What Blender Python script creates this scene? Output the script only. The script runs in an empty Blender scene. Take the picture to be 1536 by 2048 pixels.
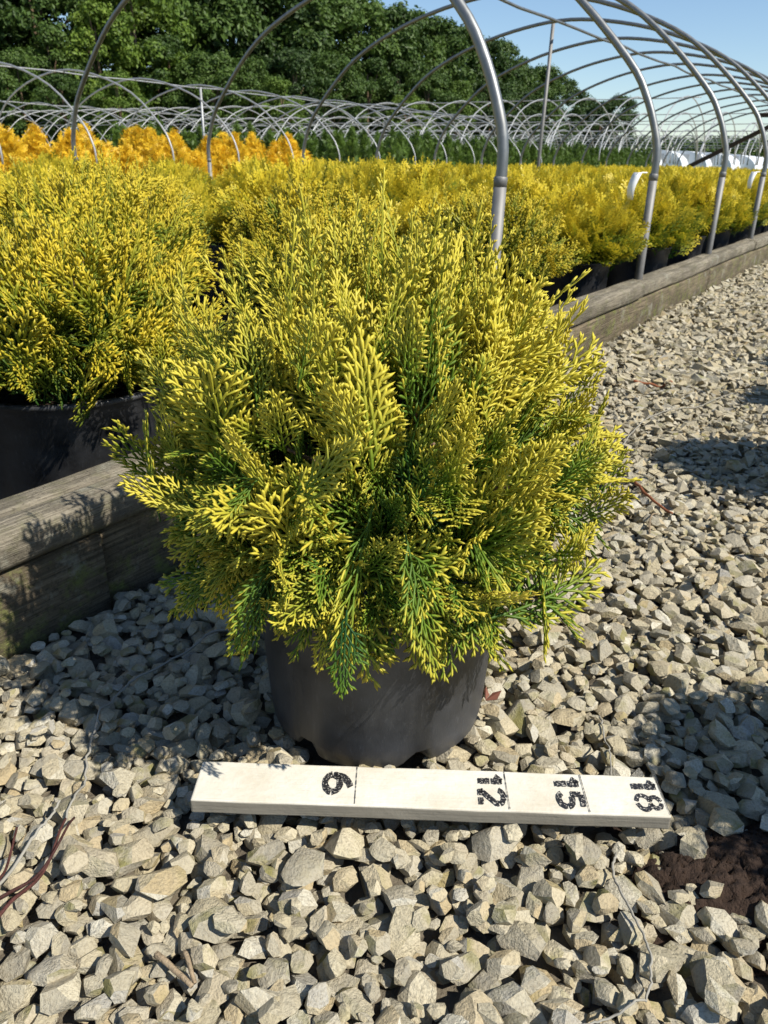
import bpy, bmesh, math, random
import numpy as np
from mathutils import Vector, Matrix, noise as mnoise

rng = np.random.default_rng(7)
random.seed(7)
S = bpy.context.scene
COL = S.collection
RAD = math.radians

# ------------------------------------------------------------------ camera
F_PX, CAM_H, PITCH, ROLL = 1538.0, 0.59, RAD(24.66), RAD(1.2)
cam_d = bpy.data.cameras.new('camera')
cam = bpy.data.objects.new('camera', cam_d)
COL.objects.link(cam)
cam_d.sensor_fit = 'HORIZONTAL'
cam_d.sensor_width = 36.0
cam_d.lens = 36.0 * F_PX / 1536.0
cam_d.clip_start = 0.02
cam_d.clip_end = 2000
cam_d.dof.use_dof = True
cam_d.dof.focus_distance = 0.70
cam_d.dof.aperture_fstop = 26.0
cam.matrix_world = (Matrix.Translation((0, 0, CAM_H)) @ Matrix.Rotation(math.pi / 2 - PITCH, 4, 'X')
                    @ Matrix.Rotation(ROLL, 4, 'Z'))
S.camera = cam

# ------------------------------------------------------------------ world, sun, exposure
SUN_AZ, SUN_EL = RAD(120), RAD(47)          # clockwise from the camera's heading (+Y)
w = bpy.data.worlds.new('World')
S.world = w
w.use_nodes = True
nt = w.node_tree
nt.nodes.clear()
sky = nt.nodes.new('ShaderNodeTexSky')
sky.sky_type = 'NISHITA'
sky.sun_disc = False
sky.sun_elevation = SUN_EL
sky.sun_rotation = SUN_AZ
sky.air_density = 1.0
sky.dust_density = 0.0
sky.ozone_density = 4.0
bg = nt.nodes.new('ShaderNodeBackground')
bg.inputs['Strength'].default_value = 0.10
wo = nt.nodes.new('ShaderNodeOutputWorld')
nt.links.new(sky.outputs[0], bg.inputs[0])
nt.links.new(bg.outputs[0], wo.inputs[0])

sun_d = bpy.data.lights.new('sun', 'SUN')
sun_d.energy = 5.0
sun_d.angle = RAD(0.53)
sun_d.color = (1.0, 0.945, 0.85)
sun = bpy.data.objects.new('sun', sun_d)
COL.objects.link(sun)
sv = Vector((math.sin(SUN_AZ) * math.cos(SUN_EL), math.cos(SUN_AZ) * math.cos(SUN_EL), math.sin(SUN_EL)))
sun.rotation_euler = sv.to_track_quat('Z', 'Y').to_euler()
sun.location = (5, -3, 8)

S.view_settings.view_transform = 'Standard'
S.view_settings.look = 'None'
S.view_settings.exposure = 0.45
S.view_settings.gamma = 1.0
S.render.engine = 'CYCLES'
S.cycles.max_bounces = 6
S.cycles.transparent_max_bounces = 4

# ------------------------------------------------------------------ coordinates
AZ = RAD(33)                                 # the bed runs 33 degrees to the right of the view
D2 = np.array([math.sin(AZ), math.cos(AZ)])
N2 = np.array([-math.cos(AZ), math.sin(AZ)])
BED_ROT = math.pi / 2 - AZ                   # local x = along the bed, local y = across it


def P(a, p, z=0.0):
    q = a * D2 + p * N2
    return (float(q[0]), float(q[1]), z)


def ray(x, y):
    dx, dy = x - 768.0, y - 1024.0
    c, s = math.cos(-ROLL), math.sin(-ROLL)
    dx, dy = c * dx - s * dy, s * dx + c * dy
    return np.array([dx, F_PX * math.cos(PITCH) - dy * math.sin(PITCH),
                     -(F_PX * math.sin(PITCH) + dy * math.cos(PITCH))])


def ground_at(x, y, z=0.0):
    r = ray(x, y)
    t = (z - CAM_H) / r[2]
    return Vector((0, 0, CAM_H)) + Vector(r * t)


def at_fwd(x, y, f):
    r = ray(x, y)
    return Vector((0, 0, CAM_H)) + Vector(r * (f / r[1]))


# ------------------------------------------------------------------ helpers
def tag(o, label=None, cat=None, group=None, kind=None):
    if label:
        o['label'] = label
    if cat:
        o['category'] = cat
    if group:
        o['group'] = group
    if kind:
        o['kind'] = kind
    return o


def link(name, me, parent=None, loc=None, rz=None):
    o = bpy.data.objects.new(name, me)
    COL.objects.link(o)
    if parent is not None:
        o.parent = parent
    if loc is not None:
        o.location = loc
    if rz is not None:
        o.rotation_euler = (0, 0, rz)
    return o


def empty(name, loc=(0, 0, 0), rz=0.0):
    o = link(name, None, None, loc, rz)
    o.empty_display_size = 0.1
    return o


def mesh_np(name, V, quads=None, tris=None, mat=None, smooth=True, attrs=None, sharp=None):
    me = bpy.data.meshes.new(name)
    V = np.asarray(V, dtype=np.float32).reshape(-1, 3)
    nq = 0 if quads is None else len(quads)
    ntri = 0 if tris is None else len(tris)
    me.vertices.add(len(V))
    me.vertices.foreach_set('co', V.ravel())
    loops = []
    if nq:
        loops.append(np.asarray(quads, dtype=np.int32).ravel())
    if ntri:
        loops.append(np.asarray(tris, dtype=np.int32).ravel())
    loops = np.concatenate(loops)
    starts = np.concatenate([np.arange(nq, dtype=np.int32) * 4,
                             nq * 4 + np.arange(ntri, dtype=np.int32) * 3]).astype(np.int32)
    me.loops.add(len(loops))
    me.loops.foreach_set('vertex_index', loops)
    me.polygons.add(nq + ntri)
    me.polygons.foreach_set('loop_start', starts)
    me.polygons.foreach_set('use_smooth', np.full(nq + ntri, bool(smooth)))
    if attrs:
        for k, v in attrs.items():
            a = me.attributes.new(k, 'FLOAT', 'POINT')
            a.data.foreach_set('value', np.asarray(v, dtype=np.float32).ravel())
    me.update(calc_edges=True)
    if mat:
        me.materials.append(mat)
    if sharp:
        me.set_sharp_from_angle(angle=RAD(sharp))
    return me


def bm_mesh(name, bm, mat, smooth=False):
    me = bpy.data.meshes.new(name)
    bm.to_mesh(me)
    bm.free()
    if smooth:
        me.polygons.foreach_set('use_smooth', [True] * len(me.polygons))
    me.materials.append(mat)
    return me


def tube_np(pts, radii, sides=8, caps=True):
    """a tube along a polyline -> V, quads, tris"""
    pts = np.asarray(pts, float)
    n = len(pts)
    radii = np.broadcast_to(np.asarray(radii, float), (n,))
    T = np.gradient(pts, axis=0)
    T /= np.linalg.norm(T, axis=1)[:, None] + 1e-12
    up = np.array([0, 0, 1.0]) if abs(T[0][2]) < 0.9 else np.array([1.0, 0, 0])
    V = []
    u = np.cross(T[0], up)
    u /= np.linalg.norm(u)
    for i in range(n):
        u = u - T[i] * np.dot(u, T[i])
        u /= np.linalg.norm(u) + 1e-12
        v = np.cross(T[i], u)
        a = np.arange(sides) * 2 * math.pi / sides
        V.append(pts[i] + radii[i] * (np.cos(a)[:, None] * u + np.sin(a)[:, None] * v))
    V = np.concatenate(V)
    q = []
    for i in range(n - 1):
        for j in range(sides):
            k = (j + 1) % sides
            q.append((i * sides + j, i * sides + k, (i + 1) * sides + k, (i + 1) * sides + j))
    t = []
    if caps:
        V = np.concatenate([V, pts[:1], pts[-1:]])
        c0, c1 = n * sides, n * sides + 1
        for j in range(sides):
            k = (j + 1) % sides
            t.append((c0, k, j))
            t.append((c1, (n - 1) * sides + j, (n - 1) * sides + k))
    return V, np.array(q), np.array(t)


def tube(name, pts, radii, mat, sides=8, parent=None, loc=None, rz=None):
    V, q, t = tube_np(pts, radii, sides)
    return link(name, mesh_np(name, V, q, t, mat, True), parent, loc, rz)


def catmull(P_, n):
    P_ = np.asarray(P_, float)
    Q = np.concatenate([2 * P_[:1] - P_[1:2], P_, 2 * P_[-1:] - P_[-2:-1]])
    out = []
    segs = len(P_) - 1
    for t in np.linspace(0, segs - 1e-6, n):
        i = int(t)
        f = t - i
        p0, p1, p2, p3 = Q[i], Q[i + 1], Q[i + 2], Q[i + 3]
        out.append(0.5 * (2 * p1 + (p2 - p0) * f + (2 * p0 - 5 * p1 + 4 * p2 - p3) * f * f
                          + (3 * p1 - p0 - 3 * p2 + p3) * f ** 3))
    return np.array(out)


def lathe_np(prof, sides=48):
    prof = np.asarray(prof, float)
    a = np.arange(sides) * 2 * math.pi / sides
    V = np.stack([np.outer(prof[:, 0], np.cos(a)), np.outer(prof[:, 0], np.sin(a)),
                  np.repeat(prof[:, 1:2], sides, 1)], -1).reshape(-1, 3)
    q = []
    for i in range(len(prof) - 1):
        for j in range(sides):
            k = (j + 1) % sides
            q.append((i * sides + j, i * sides + k, (i + 1) * sides + k, (i + 1) * sides + j))
    return V, np.array(q)


# ------------------------------------------------------------------ materials
def new_mat(name):
    m = bpy.data.materials.new(name)
    m.use_nodes = True
    t = m.node_tree
    b = t.nodes['Principled BSDF']
    return m, t, b


def N(t, typ, **kw):
    n = t.nodes.new(typ)
    for k, v in kw.items():
        setattr(n, k, v)
    return n


def ramp(t, fac, stops, interp='LINEAR'):
    r = N(t, 'ShaderNodeValToRGB')
    r.color_ramp.interpolation = interp
    e = r.color_ramp.elements
    while len(e) > 1:
        e.remove(e[0])
    e[0].position = stops[0][0]
    e[0].color = (*stops[0][1], 1)
    for p, c in stops[1:]:
        x = e.new(p)
        x.color = (*c, 1)
    t.links.new(fac, r.inputs[0])
    return r.outputs[0]


def noise(t, scale, detail=4, rough=0.6, coord='Object', vec=None, out=0):
    n = N(t, 'ShaderNodeTexNoise')
    n.inputs['Scale'].default_value = scale
    n.inputs['Detail'].default_value = detail
    n.inputs['Roughness'].default_value = rough
    if vec is None:
        tc = N(t, 'ShaderNodeTexCoord')
        vec = tc.outputs[coord]
    t.links.new(vec, n.inputs['Vector'])
    return n.outputs[out]


def mixc(t, fac, a, b, mode='MIX'):
    m = N(t, 'ShaderNodeMix', data_type='RGBA', blend_type=mode)
    for s, v in ((m.inputs[0], fac), (m.inputs[6], a), (m.inputs[7], b)):
        if isinstance(v, (int, float)):
            s.default_value = v
        elif isinstance(v, tuple):
            s.default_value = (*v, 1)
        else:
            t.links.new(v, s)
    return m.outputs[2]


def mth(t, op, a, b=None, clamp=False):
    m = N(t, 'ShaderNodeMath', operation=op, use_clamp=clamp)
    for i, v in enumerate((a, b)):
        if v is None:
            continue
        if isinstance(v, (int, float)):
            m.inputs[i].default_value = v
        else:
            t.links.new(v, m.inputs[i])
    return m.outputs[0]


def bump(t, b, h, strength=0.5, dist=0.01):
    n = N(t, 'ShaderNodeBump')
    n.inputs['Strength'].default_value = strength
    n.inputs['Distance'].default_value = dist
    t.links.new(h, n.inputs['Height'])
    t.links.new(n.outputs[0], b.inputs['Normal'])


def seed_random(t):
    """a number that differs from stone to stone, for single objects and joined ones alike"""
    g = N(t, 'ShaderNodeNewGeometry')
    o = N(t, 'ShaderNodeObjectInfo')
    return mth(t, 'FRACT', mth(t, 'ADD', g.outputs['Random Per Island'], o.outputs['Random']))


def make_stone_mat():
    m, t, b = new_mat('limestone')
    r = seed_random(t)
    geo = N(t, 'ShaderNodeNewGeometry')
    pos = geo.outputs['Position']
    base = ramp(t, r, [(0.0, (.40, .345, .225)), (0.14, (.50, .445, .31)), (0.28, (.275, .255, .205)),
                       (0.42, (.56, .505, .365)), (0.56, (.43, .335, .185)), (0.70, (.47, .43, .335)),
                       (0.82, (.33, .295, .215)), (0.93, (.62, .585, .47)), (1.0, (.36, .345, .305))])
    off = N(t, 'ShaderNodeVectorMath', operation='SCALE')
    cmb = N(t, 'ShaderNodeCombineXYZ')
    t.links.new(r, cmb.inputs[0])
    t.links.new(r, cmb.inputs[2])
    t.links.new(cmb.outputs[0], off.inputs[0])
    off.inputs['Scale'].default_value = 7.0
    add = N(t, 'ShaderNodeVectorMath', operation='ADD')
    t.links.new(pos, add.inputs[0])
    t.links.new(off.outputs[0], add.inputs[1])
    v = add.outputs[0]
    n1 = noise(t, 95, 6, 0.65, vec=v)
    n2 = noise(t, 420, 3, 0.6, vec=v)
    n3 = noise(t, 38, 3, 0.5, vec=v)
    c = mixc(t, ramp(t, n1, [(0.33, (0, 0, 0)), (0.62, (1, 1, 1))]), base, (.46, .40, .27), 'MIX')
    c = mixc(t, 0.32, base, c)
    c = mixc(t, mth(t, 'MULTIPLY', ramp(t, n2, [(0.45, (0, 0, 0)), (0.72, (1, 1, 1))]), 0.55), c, (.20, .165, .11))
    # a film of olive algae on some stones
    r2 = mth(t, 'FRACT', mth(t, 'MULTIPLY', r, 17.3))
    al = mth(t, 'MULTIPLY', ramp(t, n3, [(0.48, (0, 0, 0)), (0.66, (1, 1, 1))]), ramp(t, r2, [(0.45, (0, 0, 0)), (0.95, (.8, .8, .8))]))
    c = mixc(t, al, c, (.20, .185, .045))
    t.links.new(c, b.inputs['Base Color'])
    b.inputs['Roughness'].default_value = 0.9
    b.inputs['Specular IOR Level'].default_value = 0.25
    h = mth(t, 'ADD', mth(t, 'MULTIPLY', n1, 1.2), mth(t, 'MULTIPLY', n2, 0.35))
    bump(t, b, h, 0.9, 0.005)
    return m


def make_foliage_mat(name, green, mid, gold, warm, trans=0.28):
    m, t, b = new_mat(name)
    a = N(t, 'ShaderNodeAttribute', attribute_name='gold')
    wm = N(t, 'ShaderNodeAttribute', attribute_name='warm')
    oi = N(t, 'ShaderNodeObjectInfo')
    g = mth(t, 'ADD', a.outputs['Fac'], mth(t, 'MULTIPLY', mth(t, 'SUBTRACT', oi.outputs['Random'], 0.5), 0.16))
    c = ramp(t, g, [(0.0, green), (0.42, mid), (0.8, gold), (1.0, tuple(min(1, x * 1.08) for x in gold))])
    c = mixc(t, wm.outputs['Fac'], c, warm)
    t.links.new(c, b.inputs['Base Color'])
    b.inputs['Roughness'].default_value = 0.48
    b.inputs['Specular IOR Level'].default_value = 0.35
    tr = N(t, 'ShaderNodeBsdfTranslucent')
    t.links.new(c, tr.inputs['Color'])
    mx = N(t, 'ShaderNodeMixShader')
    mx.inputs[0].default_value = trans
    t.links.new(b.outputs[0], mx.inputs[1])
    t.links.new(tr.outputs[0], mx.inputs[2])
    t.links.new(mx.outputs[0], t.nodes['Material Output'].inputs['Surface'])
    return m


def make_pot_mat():
    m, t, b = new_mat('black_pot_plastic')
    tc = N(t, 'ShaderNodeTexCoord')
    n1 = noise(t, 15, 7, 0.72)
    mp = N(t, 'ShaderNodeMapping')
    mp.inputs['Scale'].default_value = (40, 40, 9)
    mp.inputs['Rotation'].default_value = (0.5, 0.3, 0)
    t.links.new(tc.outputs['Object'], mp.inputs[0])
    n2 = noise(t, 6, 4, 0.7, vec=mp.outputs[0])
    n3 = noise(t, 320, 2, 0.5)
    sep = N(t, 'ShaderNodeSeparateXYZ')
    t.links.new(tc.outputs['Object'], sep.inputs[0])
    low = ramp(t, mth(t, 'ADD', sep.outputs[2], mth(t, 'MULTIPLY', mth(t, 'SUBTRACT', n1, 0.5), 0.10)),
               [(0.0, (1, 1, 1)), (0.055, (.35, .35, .35)), (0.11, (0, 0, 0))])
    dust = mth(t, 'MULTIPLY', ramp(t, n1, [(0.35, (0, 0, 0)), (0.75, (1, 1, 1))]), 0.55)
    dust = mth(t, 'ADD', dust, mth(t, 'MULTIPLY', low, 0.35))
    dust = mth(t, 'ADD', dust, mth(t, 'MULTIPLY', ramp(t, n2, [(0.58, (0, 0, 0)), (0.72, (1, 1, 1))]), 0.38))
    c = mixc(t, dust, (.012, .0125, .0135), (.105, .107, .112))
    spk = ramp(t, n3, [(0.70, (0, 0, 0)), (0.76, (1, 1, 1))])
    c = mixc(t, mth(t, 'MULTIPLY', spk, 0.35), c, (.16, .15, .13))
    t.links.new(c, b.inputs['Base Color'])
    rr = mth(t, 'ADD', 0.30, mth(t, 'MULTIPLY', n1, 0.35))
    t.links.new(rr, b.inputs['Roughness'])
    b.inputs['Specular IOR Level'].default_value = 0.5
    bump(t, b, mth(t, 'ADD', n2, mth(t, 'MULTIPLY', n3, 0.3)), 0.12, 0.002)
    return m


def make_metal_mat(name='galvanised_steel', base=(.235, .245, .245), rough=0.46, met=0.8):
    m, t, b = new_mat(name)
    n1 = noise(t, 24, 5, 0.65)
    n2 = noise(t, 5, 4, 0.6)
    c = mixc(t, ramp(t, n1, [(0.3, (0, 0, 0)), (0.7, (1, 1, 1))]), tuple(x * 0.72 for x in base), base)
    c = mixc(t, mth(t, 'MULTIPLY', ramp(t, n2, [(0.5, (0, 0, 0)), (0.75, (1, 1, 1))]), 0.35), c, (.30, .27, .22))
    t.links.new(c, b.inputs['Base Color'])
    b.inputs['Metallic'].default_value = met
    t.links.new(mth(t, 'ADD', rough - 0.1, mth(t, 'MULTIPLY', n1, 0.25)), b.inputs['Roughness'])
    return m


def make_wood_mat(name, base, dark, moss, moss_amt):
    m, t, b = new_mat(name)
    tc = N(t, 'ShaderNodeTexCoord')
    mp = N(t, 'ShaderNodeMapping')
    mp.inputs['Scale'].default_value = (3.2, 120, 120)
    t.links.new(tc.outputs['Object'], mp.inputs[0])
    oi = N(t, 'ShaderNodeObjectInfo')
    add = N(t, 'ShaderNodeVectorMath', operation='ADD')
    t.links.new(mp.outputs[0], add.inputs[0])
    t.links.new(mth(t, 'MULTIPLY', oi.outputs['Random'], 60), add.inputs[1])
    grain = noise(t, 2.2, 7, 0.7, vec=add.outputs[0])
    mp2 = N(t, 'ShaderNodeMapping')
    mp2.inputs['Scale'].default_value = (3.0, 9, 9)
    t.links.new(tc.outputs['Object'], mp2.inputs[0])
    big = noise(t, 1.9, 6, 0.7, vec=mp2.outputs[0])
    spots = noise(t, 30, 5, 0.7)
    c = mixc(t, ramp(t, grain, [(0.38, (0, 0, 0)), (0.58, (1, 1, 1))]), dark, base)
    c = mixc(t, ramp(t, big, [(0.40, (0, 0, 0)), (0.60, (.8, .8, .8))]), c, tuple(x * 0.33 for x in base))
    c = mixc(t, mth(t, 'MULTIPLY', ramp(t, spots, [(0.5, (0, 0, 0)), (0.68, (1, 1, 1))]), moss_amt), c, moss)
    fine = noise(t, 150, 4, 0.7)
    c = mixc(t, mth(t, 'MULTIPLY', ramp(t, fine, [(0.52, (0, 0, 0)), (0.66, (1, 1, 1))]), 0.55), c, tuple(x * 0.5 for x in dark))
    c = mixc(t, mth(t, 'MULTIPLY', ramp(t, noise(t, 11, 5, 0.75), [(0.56, (0, 0, 0)), (0.66, (1, 1, 1))]), 0.6), c, (.30, .29, .23))
    t.links.new(c, b.inputs['Base Color'])
    b.inputs['Roughness'].default_value = 0.88
    b.inputs['Specular IOR Level'].default_value = 0.2
    bump(t, b, mth(t, 'ADD', mth(t, 'ADD', grain, mth(t, 'MULTIPLY', spots, 0.4)), mth(t, 'MULTIPLY', fine, -0.4)), 0.9, 0.006)
    return m


def simple_mat(name, col, rough=0.8, var=0.25, scale=20, spec=0.3, bmp=0.0, metallic=0.0):
    m, t, b = new_mat(name)
    n1 = noise(t, scale, 5, 0.65)
    oi = N(t, 'ShaderNodeObjectInfo')
    k = mth(t, 'ADD', mth(t, 'MULTIPLY', n1, var * 2), mth(t, 'MULTIPLY', oi.outputs['Random'], var))
    c = mixc(t, k, tuple(min(1, x * (1 + var)) for x in col), tuple(x * (1 - var) for x in col))
    t.links.new(c, b.inputs['Base Color'])
    b.inputs['Roughness'].default_value = rough
    b.inputs['Metallic'].default_value = metallic
    b.inputs['Specular IOR Level'].default_value = spec
    if bmp:
        bump(t, b, n1, bmp, 0.01)
    return m


M_STONE = make_stone_mat()
M_GOLD = make_foliage_mat('golden_thuja_foliage', (.022, .085, .018), (.15, .25, .022), (.66, .575, .062), (.56, .36, .05))
M_GOLDFAR = make_foliage_mat('golden_thuja_field_foliage', (.035, .095, .014), (.21, .25, .018), (.67, .535, .036), (.56, .34, .03))
M_UPRIGHT = make_foliage_mat('orange_gold_thuja_foliage', (.16, .14, .02), (.52, .36, .02), (.80, .54, .03), (.66, .34, .025))
M_GREEN = make_foliage_mat('green_arborvitae_foliage', (.024, .050, .010), (.055, .105, .014), (.10, .17, .022), (.10, .11, .03), 0.2)
M_POT = make_pot_mat()
M_STEEL = make_metal_mat()
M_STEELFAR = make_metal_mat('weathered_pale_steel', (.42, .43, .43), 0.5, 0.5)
M_POST = make_metal_mat('dull_grey_post_steel', (.25, .245, .235), 0.6, 0.5)
M_TIMBER = make_wood_mat('grey_weathered_timber', (.34, .30, .225), (.13, .11, .08), (.13, .14, .045), 0.35)
M_TIMBERLOW = make_wood_mat('mossy_lower_timber', (.25, .20, .13), (.075, .06, .04), (.17, .19, .05), 0.85)
M_BARK = simple_mat('bark', (.16, .11, .07), 0.9, 0.3, 60, 0.2, 0.6)
M_SOIL = simple_mat('potting_soil', (.030, .020, .013), 0.95, 0.4, 60, 0.2, 0.8)


def leaf_mat(name, c1, c2, c3):
    m, t, b = new_mat(name)
    g = N(t, 'ShaderNodeNewGeometry')
    oi = N(t, 'ShaderNodeObjectInfo')
    n1 = noise(t, 0.35, 3, 0.6)
    k = mth(t, 'ADD', mth(t, 'MULTIPLY', g.outputs['Random Per Island'], 0.45), mth(t, 'MULTIPLY', n1, 0.6))
    k = mth(t, 'ADD', k, mth(t, 'MULTIPLY', mth(t, 'SUBTRACT', oi.outputs['Random'], 0.5), 0.5))
    c = ramp(t, k, [(0.1, c1), (0.5, c2), (0.95, c3)])
    t.links.new(c, b.inputs['Base Color'])
    b.inputs['Roughness'].default_value = 0.55
    b.inputs['Specular IOR Level'].default_value = 0.3
    tr = N(t, 'ShaderNodeBsdfTranslucent')
    t.links.new(c, tr.inputs['Color'])
    mx = N(t, 'ShaderNodeMixShader')
    mx.inputs[0].default_value = 0.25
    t.links.new(b.outputs[0], mx.inputs[1])
    t.links.new(tr.outputs[0], mx.inputs[2])
    t.links.new(mx.outputs[0], t.nodes['Material Output'].inputs['Surface'])
    return m


M_LEAF = leaf_mat('dark_woodland_leaves', (.026, .052, .012), (.055, .10, .018), (.095, .155, .026))
M_LEAFLIGHT = leaf_mat('light_woodland_leaves', (.065, .115, .016), (.12, .19, .024), (.19, .26, .032))


# ------------------------------------------------------------------ ground
def make_ground():
    m, t, b = new_mat('ground_dirt_and_gravel')
    geo = N(t, 'ShaderNodeNewGeometry')
    pos = geo.outputs['Position']
    ln = N(t, 'ShaderNodeVectorMath', operation='LENGTH')
    t.links.new(pos, ln.inputs[0])
    vor = N(t, 'ShaderNodeTexVoronoi')
    vor.inputs['Scale'].default_value = 48
    t.links.new(pos, vor.inputs['Vector'])
    n1 = noise(t, 60, 5, 0.7, vec=pos)
    n2 = noise(t, 0.6, 4, 0.6, vec=pos)
    dirt = mixc(t, n1, (.085, .068, .045), (.17, .145, .105))
    bw = N(t, 'ShaderNodeRGBToBW')
    t.links.new(vor.outputs['Color'], bw.inputs[0])
    gravel = ramp(t, bw.outputs[0], [(0.1, (.26, .23, .165)), (0.5, (.46, .415, .30)), (0.9, (.60, .56, .44))])
    far = N(t, 'ShaderNodeMapRange')
    far.inputs['From Min'].default_value = 5.0
    far.inputs['From Max'].default_value = 7.5
    t.links.new(ln.outputs['Value'], far.inputs['Value'])
    c = mixc(t, far.outputs[0], dirt, gravel)
    grass = mixc(t, n2, (.045, .075, .018), (.10, .12, .035))
    gr = N(t, 'ShaderNodeMapRange')
    gr.inputs['From Min'].default_value = 42.0
    gr.inputs['From Max'].default_value = 50.0
    t.links.new(ln.outputs['Value'], gr.inputs['Value'])
    c = mixc(t, gr.outputs[0], c, grass)
    t.links.new(c, b.inputs['Base Color'])
    b.inputs['Roughness'].default_value = 0.95
    bump(t, b, mth(t, 'ADD', mth(t, 'MULTIPLY', vor.outputs['Distance'], -1.0), n1), 0.7, 0.012)
    R_ = 900.0
    me = mesh_np('ground', [(-R_, -200, -.034), (R_, -200, -.034), (R_, R_ * 1.4, -.034), (-R_, R_ * 1.4, -.034)],
                 quads=[(0, 1, 2, 3)], mat=m, smooth=False)
    return tag(link('ground', me), kind='structure')


GROUND = make_ground()

# bed floor: dark weed cloth under the pots
mcl, tcl, bcl = new_mat('black_weed_cloth')
wv = N(tcl, 'ShaderNodeTexWave')
wv.inputs['Scale'].default_value = 90
ccl = mixc(tcl, noise(tcl, 8, 5, 0.7), (.018, .018, .019), (.075, .068, .055))
tcl.links.new(ccl, bcl.inputs['Base Color'])
bcl.inputs['Roughness'].default_value = 0.85
bump(tcl, bcl, wv.outputs[0], 0.2, 0.002)
cl = link('bed_floor', mesh_np('bed_floor', [(-1.5, .93, -.029), (21, .93, -.029), (21, 5.1, -.029), (-1.5, 5.1, -.029)],
                               quads=[(0, 1, 2, 3)], mat=mcl, smooth=False), None, (0, 0, 0), BED_ROT)
tag(cl, kind='structure')

# ------------------------------------------------------------------ gravel stones
def stone_mesh(i, ratio, seed):
    """a ball cut by soft planes, then decimated: flat facets with worn edges"""
    r = np.random.default_rng(seed)
    bm = bmesh.new()
    bmesh.ops.create_icosphere(bm, subdivisions=4, radius=1.0)
    V = np.array([v.co for v in bm.verts])
    npl = int(r.integers(8, 13))
    nrm = r.normal(size=(npl, 3))
    nrm /= np.linalg.norm(nrm, axis=1)[:, None]
    dist = r.uniform(.50, .80, npl)
    k = V @ nrm.T
    lim = np.where(k > .05, dist[None] / np.maximum(k, .05), 9.0)
    lim = np.concatenate([lim, np.full((len(V), 1), 1.0)], 1)
    p_ = 26.0
    rad = (lim ** -p_).sum(1) ** (-1 / p_)
    rad *= 1 + np.array([mnoise.noise(Vector(v) * 2.6 + Vector((seed, 0, 0))) * .05 + mnoise.noise(Vector(v) * 6 + Vector((seed, 7, 0))) * .025 for v in V])
    V = V * rad[:, None]
    V = (V - (V.max(0) + V.min(0)) / 2) / ((V.max(0) - V.min(0)) / 2)
    for v, q in zip(bm.verts, V):
        v.co = q
    me = bpy.data.meshes.new('tmp')
    bm.to_mesh(me)
    bm.free()
    o = bpy.data.objects.new('tmp', me)
    COL.objects.link(o)
    md = o.modifiers.new('d', 'DECIMATE')
    md.ratio = ratio
    dg = bpy.context.evaluated_depsgraph_get()
    e = o.evaluated_get(dg).to_mesh()
    V = np.array([v.co for v in e.vertices])
    e.calc_loop_triangles()
    T = np.array([t.vertices[:] for t in e.loop_triangles])
    bpy.data.objects.remove(o)
    bpy.data.meshes.remove(me)
    return V, T


STONES_HI = [stone_mesh(i, 0.030, 100 + i) for i in range(26)]      # about 150 triangles
STONES_LO = [stone_mesh(i, 0.0075, 300 + i) for i in range(16)]     # about 38


def rot_matrix(yaw, tx, ty):
    cz, sz = np.cos(yaw), np.sin(yaw)
    cx, sx = np.cos(tx), np.sin(tx)
    cy, sy = np.cos(ty), np.sin(ty)
    Rz = np.array([[cz, -sz, 0], [sz, cz, 0], [0, 0, 1]])
    Rx = np.array([[1, 0, 0], [0, cx, -sx], [0, sx, cx]])
    Ry = np.array([[cy, 0, sy], [0, 1, 0], [-sy, 0, cy]])
    return Rz @ Rx @ Ry


POT_C = np.array([-0.004, 0.757])            # the measured plant's pot


def board_lat(y):                            # the timber edging's front face, as x for a given y
    return (N2[1] * y - 0.872) / -N2[0]


def in_near(x, y):
    if y < 0.12 or y > 2.35:
        return False
    left = max(-0.60 - 0.12 * y, board_lat(y) + 0.006)
    right = 0.50 + 0.54 * y
    return left < x < right


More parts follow.
